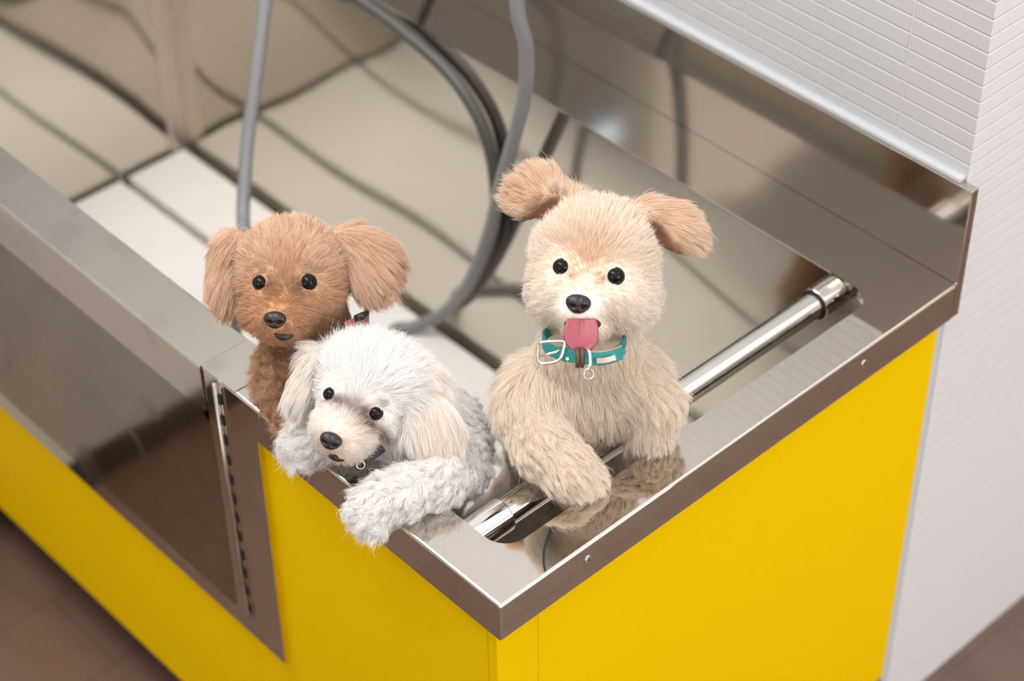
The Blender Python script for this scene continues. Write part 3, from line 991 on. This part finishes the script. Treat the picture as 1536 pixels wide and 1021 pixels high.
# ---------------- white dog: chin and paws over the rim
def white():
    d = Dog(1.975, 'dog', 'white curly dog resting its chin and forepaws over the front rim')
    C = lambda **k: {**REG0, **k}
    dep = lambda u, v, D: at(u, v, d=D)
    d.ell((566, 572, 0), (84, 62, 66), 'skull', roll=24)
    d.ell((545, 602, 22), (66, 46, 50), 'face', roll=22, k=.02)
    d.ell((514, 645, 50), (46, 35, 38), 'muzzle', roll=15, k=.015)
    d.ell((516, 675, 40), (26, 15, 28), 'jaw', roll=15, k=.012)
    d.ell((468, 548, 0), (17, 34, 16), 'earl', roll=18, k=.010)
    d.ell((452, 588, 6), (18, 30, 14), 'earl', roll=14, k=.010)
    d.ell((637, 586, 22), (30, 44, 18), 'earr', roll=-20, k=.008)
    d.ell((651, 640, 36), (38, 46, 16), 'earr', roll=-6, k=.008)
    d.ell((600, 628, 34), (6, 46, 26), 'face', roll=8, carve=True)
    # neck, chest, back
    d.ell(dep(610, 630, 1.995), (62, 56, 56), 'neck', k=.03)
    d.ell(dep(655, 655, 2.015), (64, 70, 58), 'chest', k=.03)
    d.ell(dep(690, 690, 2.005), (34, 44, 42), 'shoulder', k=.02)
    hips = np.array([.150, .300, -.235])
    d.caps([(dep(655, 660, 2.030), 58), (hips, 62)], 'back', k=.03)
    d.ell(hips, (68, 66, 68), 'back', k=.03)
    for sy in (-1, 1):
        hx = hips + np.array([0, sy * .027, -.02])
        d.caps([(hx, 40), (hx + np.array([-.030, sy * .008, -.085]), 32), (hx + np.array([.022, sy * .008, -.155]), 20), (np.array([hx[0] + .004, hx[1] + sy * .008, ZB + .018]), 18),
                (np.array([hx[0] - .024, hx[1] + sy * .008, ZB + .012]), 17)], 'leg', k=.012)
    d.caps([(hips + np.array([.05, 0, .02]), 22), (hips + np.array([.085, .01, .06]), 26)], 'tail', k=.012)
    # forelegs
    d.caps([(dep(692, 705, 2.000), 34), (at(655, 722, z=.016), 29), (at(610, 738, z=.019), 27), (at(580, 750, z=.014), 27), (at(560, 763, x=-.008), 28)], 'arm', k=.012)
    for du, dv in ((-20, -2), (-19, 12), (-9, 21), (4, 24)):
        d.caps([(at(560, 763, x=-.010), 18), (at(560 + du, 763 + dv, x=-.018), 12)], 'paw', k=.006)
    d.caps([(dep(545, 650, 2.010), 34), (at(500, 655, z=.013), 29), (at(470, 660, z=.016), 27), (at(456, 667, z=.010), 27)], 'arm', k=.012)
    for du, dv in ((-17, -4), (-19, 7), (-12, 18), (0, 22)):
        d.caps([(at(458, 667, z=.010), 17), (at(458 + du, 667 + dv, x=-.012), 11)], 'paw', k=.006)
    wh = (.965, .955, .945); w2 = (.95, .93, .91); crm = (.92, .83, .74)
    fc = d.pos(528, 612, 90)
    regs = {
        'skull': C(col=wh, col2=wh, len=.019, lift=.75, comb=('from', fc), clump=.35, grav=.0, rand=.5),
        'face': C(col=wh, col2=w2, len=.013, lift=.5, comb=('from', fc), clump=.4, rand=.4),
        'muzzle': C(col=wh, col2=crm, len=.0125, lift=.55, comb=('from', d.pos(500, 655, 110)), clump=.5, rand=.4, curl=.0008),
        'jaw': C(col=wh, col2=crm, len=.010, lift=.4, comb=('from', d.pos(500, 660, 100)), clump=.5, grav=.4),
        'earl': C(col=wh, col2=crm, len=.024, lift=.25, comb=('from', d.pos(492, 510, -5)), clump=.65, grav=.5, rand=.15, curl=.0012, freq=.8),
        'earr': C(col=wh, col2=crm, len=.026, lift=.22, comb=('from', d.pos(615, 540, 0)), clump=.62, grav=.5, rand=.12, curl=.0008, freq=.7),
        'neck': C(col=wh, col2=w2, len=.016, lift=.6, comb=('dir', np.array([.2, 0, -1.0])), clump=.7, curl=.0022, freq=1.2),
        'chest': C(col=wh, col2=w2, len=.015, lift=.6, comb=('dir', np.array([.2, 0, -1.0])), clump=.75, curl=.0024, freq=1.2),
        'shoulder': C(col=wh, col2=w2, len=.014, lift=.6, comb=('dir', np.array([-.3, 0, -1.0])), clump=.78, curl=.0026, freq=1.3),
        'back': C(col=wh, col2=w2, len=.015, lift=.6, clump=.75, curl=.0024, freq=1.2),
        'leg': C(col=wh, col2=w2, len=.013, lift=.6, clump=.75, curl=.0024, freq=1.2),
        'tail': C(col=wh, col2=w2, len=.03, lift=.8, clump=.5),
        'arm': C(col=wh, col2=w2, len=.015, lift=.7, clump=.80, curl=.0027, freq=1.3, rand=.5),
        'paw': C(col=wh, col2=w2, len=.015, lift=.8, clump=.82, curl=.0028, freq=1.3, rand=.5),
    }
    e1, e2 = d.hit(496, 591), d.hit(563, 619); nh = d.hit(497, 661)
    masks = [(e1, 10.5 * d.s), (e2, 10.5 * d.s), (nh, 14 * d.s), (d.hit(508, 684), 8 * d.s)]
    short = [(e1, 34 * d.s, .28), (e2, 34 * d.s, .28), (nh, 40 * d.s, .4)]
    stains = [(d.hit(509, 604), 11, .8), (d.hit(541, 622), 14, .95), (d.hit(552, 634), 13, .9), (d.hit(566, 648), 11, .85), (d.hit(576, 654), 9, .8), (d.hit(522, 610), 9, .5), (d.hit(570, 608), 9, .4), (d.hit(490, 606), 9, .35)]
    mz = d.hit(500, 680)

    def tint(P, c):
        for q, r, a in stains:
            w = a * np.exp(-(np.linalg.norm(P - q, axis=1) / (r * d.s)) ** 2)[:, None]
            c = c * (1 - w) + np.array([.20, .07, .04]) * w
        w = .5 * np.exp(-(np.linalg.norm(P - mz, axis=1) / (24 * d.s)) ** 2)[:, None]
        return c * (1 - w) + np.array([.74, .54, .40]) * w
    o = build_dog(d, regs, 150000, 33, masks, short, tint, clump_n=2600)
    eye(d, o, 496, 591, 9.5); eye(d, o, 563, 619, 10)
    nose(d, o, 497, 660, 16.5, 13.5, roll=18, look=(-.15, .3, 1))
    lip_line(d, o, [(487, 678), (497, 683), (507, 688), (517, 690)], 5)
    # collar glimpsed under the chin
    p = catmull([at(534, 700, d=1.955), at(543, 692, d=1.952), at(556, 684, d=1.953), at(575, 670, d=1.962), at(590, 650, d=1.975)], 5)
    cl = bm_obj('collar', band(p, 14 * d.s, 3 * d.s, -DOWN), principled('dark collar', (.05, .042, .036), .5), o)
    tube_obj('tag_ring', [at(541, 697, d=1.948) + (RIGHT * math.cos(a) * 6 + DOWN * math.sin(a) * 6) * d.s for a in np.linspace(0, 6.283, 18, endpoint=False)], 1.2 * d.s, GOLD, cl, seg=8, closed=True)
    return d, o


# ---------------- brown dog: behind the white one, a paw on the rim
def brown():
    d = Dog(2.01, 'dog', 'apricot brown curly dog behind the white dog, head raised at the tub rim')
    C = lambda **k: {**REG0, **k}
    dep = lambda u, v, D: at(u, v, d=D)
    d.ell((436, 398, 0), (74, 68, 68), 'skull')
    d.ell((438, 436, 18), (72, 44, 54), 'face', k=.02)
    d.ell((415, 473, 48), (49, 29, 38), 'muzzle', k=.015)
    d.ell((426, 498, 40), (26, 14, 28), 'jaw', k=.012)
    d.ell((344, 378, -6), (22, 36, 18), 'earl', roll=18, k=.010)
    d.ell((338, 428, -2), (24, 36, 15), 'earl', roll=-12, k=.010)
    d.ell((532, 366, -6), (40, 26, 20), 'earr', roll=12, k=.012)
    d.ell((559, 400, -2), (38, 48, 18), 'earr', roll=18, k=.012)
    d.ell(dep(472, 485, 2.035), (48, 42, 44), 'neck', k=.03)
    d.ell(dep(452, 545, 2.055), (50, 52, 46), 'chest', k=.03)
    hips = np.array([.135, .415, -.245])
    d.caps([(dep(460, 560, 2.07), 52), (hips, 56)], 'back', k=.03)
    d.ell(hips, (62, 60, 62), 'back', k=.03)
    for sy in (-1, 1):
        hx = hips + np.array([0, sy * .025, -.02])
        d.caps([(hx, 38), (hx + np.array([-.030, sy * .008, -.090]), 30), (hx + np.array([.022, sy * .008, -.16]), 19), (np.array([hx[0] + .004, hx[1] + sy * .008, ZB + .018]), 17),
                (np.array([hx[0] - .024, hx[1] + sy * .008, ZB + .012]), 16)], 'leg', k=.012)
    d.caps([(hips + np.array([.05, 0, .02]), 20), (hips + np.array([.085, .01, .06]), 24)], 'tail', k=.012)
    d.caps([(dep(448, 535, 2.045), 36), (dep(424, 556, 2.032), 28), (at(420, 584, z=.020), 23), (at(428, 606, z=.012), 21), (at(438, 618, z=.010), 18)], 'arm', k=.012)
    for du, dv in ((-10, 6), (-3, 12), (8, 12)):
        d.caps([(at(428, 610, z=.010), 14), (at(430 + du, 612 + dv, z=.006), 10)], 'paw', k=.006)
    d.caps([(dep(480, 545, 2.06), 36), (at(478, 592, z=.020), 26), (at(474, 622, z=.012), 22)], 'arm', k=.012)
    ap = (.73, .50, .345); a2 = (.62, .37, .22); lt = (.90, .735, .585); dk = (.46, .20, .075)
    fc = d.pos(428, 440, 100)
    regs = {
        'skull': C(col=lt, col2=ap, len=.014, lift=.62, comb=('from', fc), clump=.5, grav=.0, rand=.45),
        'face': C(col=ap, col2=a2, len=.012, lift=.45, comb=('from', fc), clump=.5, rand=.35),
        'muzzle': C(col=ap, col2=a2, len=.015, lift=.5, comb=('from', d.pos(413, 462, 120)), clump=.6, rand=.35, grav=.3, curl=.0008),
        'jaw': C(col=ap, col2=a2, len=.010, lift=.4, comb=('from', d.pos(413, 475, 100)), clump=.5, grav=.4),
        'earl': C(col=lt, col2=ap, len=.022, lift=.28, comb=('from', d.pos(372, 335, -6)), clump=.62, grav=.45, rand=.15),
        'earr': C(col=lt, col2=ap, len=.022, lift=.28, comb=('from', d.pos(500, 345, 0)), clump=.62, grav=.35, rand=.14),
        'neck': C(col=(.52, .38, .28), col2=(.42, .29, .20), len=.010, lift=.6, comb=('dir', np.array([.2, 0, -1.0])), clump=.7, curl=.0016, freq=1.2),
        'chest': C(col=lt, col2=a2, len=.015, lift=.7, comb=('dir', np.array([-.2, 0, -1.0])), clump=.93, curl=.0040, freq=1.4, rand=.5),
        'back': C(col=ap, col2=a2, len=.013, lift=.6, clump=.8, curl=.0026, freq=1.3),
        'leg': C(col=ap, col2=a2, len=.012, lift=.6, clump=.8, curl=.0026, freq=1.3),
        'tail': C(col=ap, col2=a2, len=.025, lift=.8, clump=.6),
        'arm': C(col=(.78, .53, .36), col2=(.50, .28, .15), len=.017, lift=.85, clump=.95, curl=.0042, freq=1.3, rand=.55),
        'paw': C(col=ap, col2=a2, len=.011, lift=.7, clump=.85, curl=.0028, freq=1.4, rand=.5),
    }
    e1, e2 = d.hit(391, 424), d.hit(462, 423); nh = d.hit(413, 480)
    masks = [(e1, 11 * d.s), (e2, 12 * d.s), (nh, 14 * d.s), (d.hit(426, 503), 9 * d.s)]
    short = [(e1, 34 * d.s, .3), (e2, 34 * d.s, .3), (nh, 40 * d.s, .45)]
    stains = [(d.hit(408, 433), 11, .9), (d.hit(445, 433), 12, .9), (d.hit(391, 414), 13, .35), (d.hit(463, 412), 14, .35), (d.hit(428, 444), 12, .3)]
    mz = d.hit(414, 462); ins = d.pos(365, 450, 0)

    def tint(P, c):
        for q, r, a in stains:
            w = a * np.exp(-(np.linalg.norm(P - q, axis=1) / (r * d.s)) ** 2)[:, None]
            c = c * (1 - w) + np.array([.07, .03, .02]) * w
        w = .6 * np.exp(-(np.linalg.norm(P - mz, axis=1) / (50 * d.s)) ** 2)[:, None]
        c = c * (1 - w) + np.array([.60, .33, .155]) * w
        return c
    o = build_dog(d, regs, 135000, 45, masks, short, tint, clump_n=2400)
    eye(d, o, 391, 424, 10.5); eye(d, o, 462, 423, 11.5)
    nose(d, o, 413, 479, 16, 13.5, roll=3)
    lip_line(d, o, [(412, 500), (420, 504), (430, 505), (442, 501)], 6)
    # collar: dark clip and pink web
    pk = principled('pink webbing', (.42, .12, .14), .6, bump=.0004, bscale=800); bk = principled('black clip', (.012, .012, .013), .35)
    p = catmull([at(520, 494, d=2.005), at(534, 488, d=2.003), at(546, 482, d=2.008), at(552, 474, d=2.03), at(548, 462, d=2.06)], 5)
    cl = bm_obj('collar', band(p, 24 * d.s, 4 * d.s, -DOWN), pk, o)
    b = bmesh.new(); add_tube(b, [at(532, 478, d=1.998), at(543, 474, d=1.998), at(551, 469, d=2.005)], [5 * d.s, 6 * d.s, 4 * d.s], 10)
    bm_obj('clip', b, bk, cl, smooth=True)
    return d, o


cream(); white(); brown()

# ------------------------------------------------------------------ light
def area(name, loc, target, sx, sy, power, col=(1, 1, 1)):
    l = bpy.data.lights.new(name, 'AREA'); l.shape = 'RECTANGLE'; l.size = sx; l.size_y = sy; l.energy = power; l.color = col
    o = bpy.data.objects.new(name, l); COL.objects.link(o); o.location = loc
    o.rotation_euler = (Vector(target) - Vector(loc)).to_track_quat('-Z', 'Y').to_euler()
    return o


area('ceiling_fill', (.5, -1.15, CEIL_Z - .008), (.5, -1.15, 0), 5.2, 4.7, 64, (1, .985, .965))  # added broad fill under the ceiling, evens out the room
area('overhead_fill', (-.35, 1.05, CEIL_Z - .03), (-.35, 1.05, 0), .9, 2.4, 46, (1, .985, .965))  # added fill above the tub, lifts the boards and fur
area('ceiling_spot', (-1.27, 1.98, CEIL_Z - .03), (-1.0, 1.4, 0), .22, .10, .12, (1, .98, .95))
area('side_light', (.8, -3.5, .6), (.3, 0, 0), 2.6, 1.6, 76, (1, .98, .96))  # added light from the side that the brighter end panel points to
area('side_light', (-3.5, -.2, .7), (0, .4, .5), 2.6, 1.7, 31, (1, .96, .92))  # added fill to brighten the tub front; no known window there

w = bpy.data.worlds.new('world'); SC.world = w; w.use_nodes = True
w.node_tree.nodes['Background'].inputs[0].default_value = (1, 1, 1, 1)
w.node_tree.nodes['Background'].inputs[1].default_value = .3
vs = SC.view_settings
vs.view_transform = 'Standard'; vs.look = 'None'; vs.gamma = 1; vs.use_curve_mapping = False
vs.exposure = 0.06
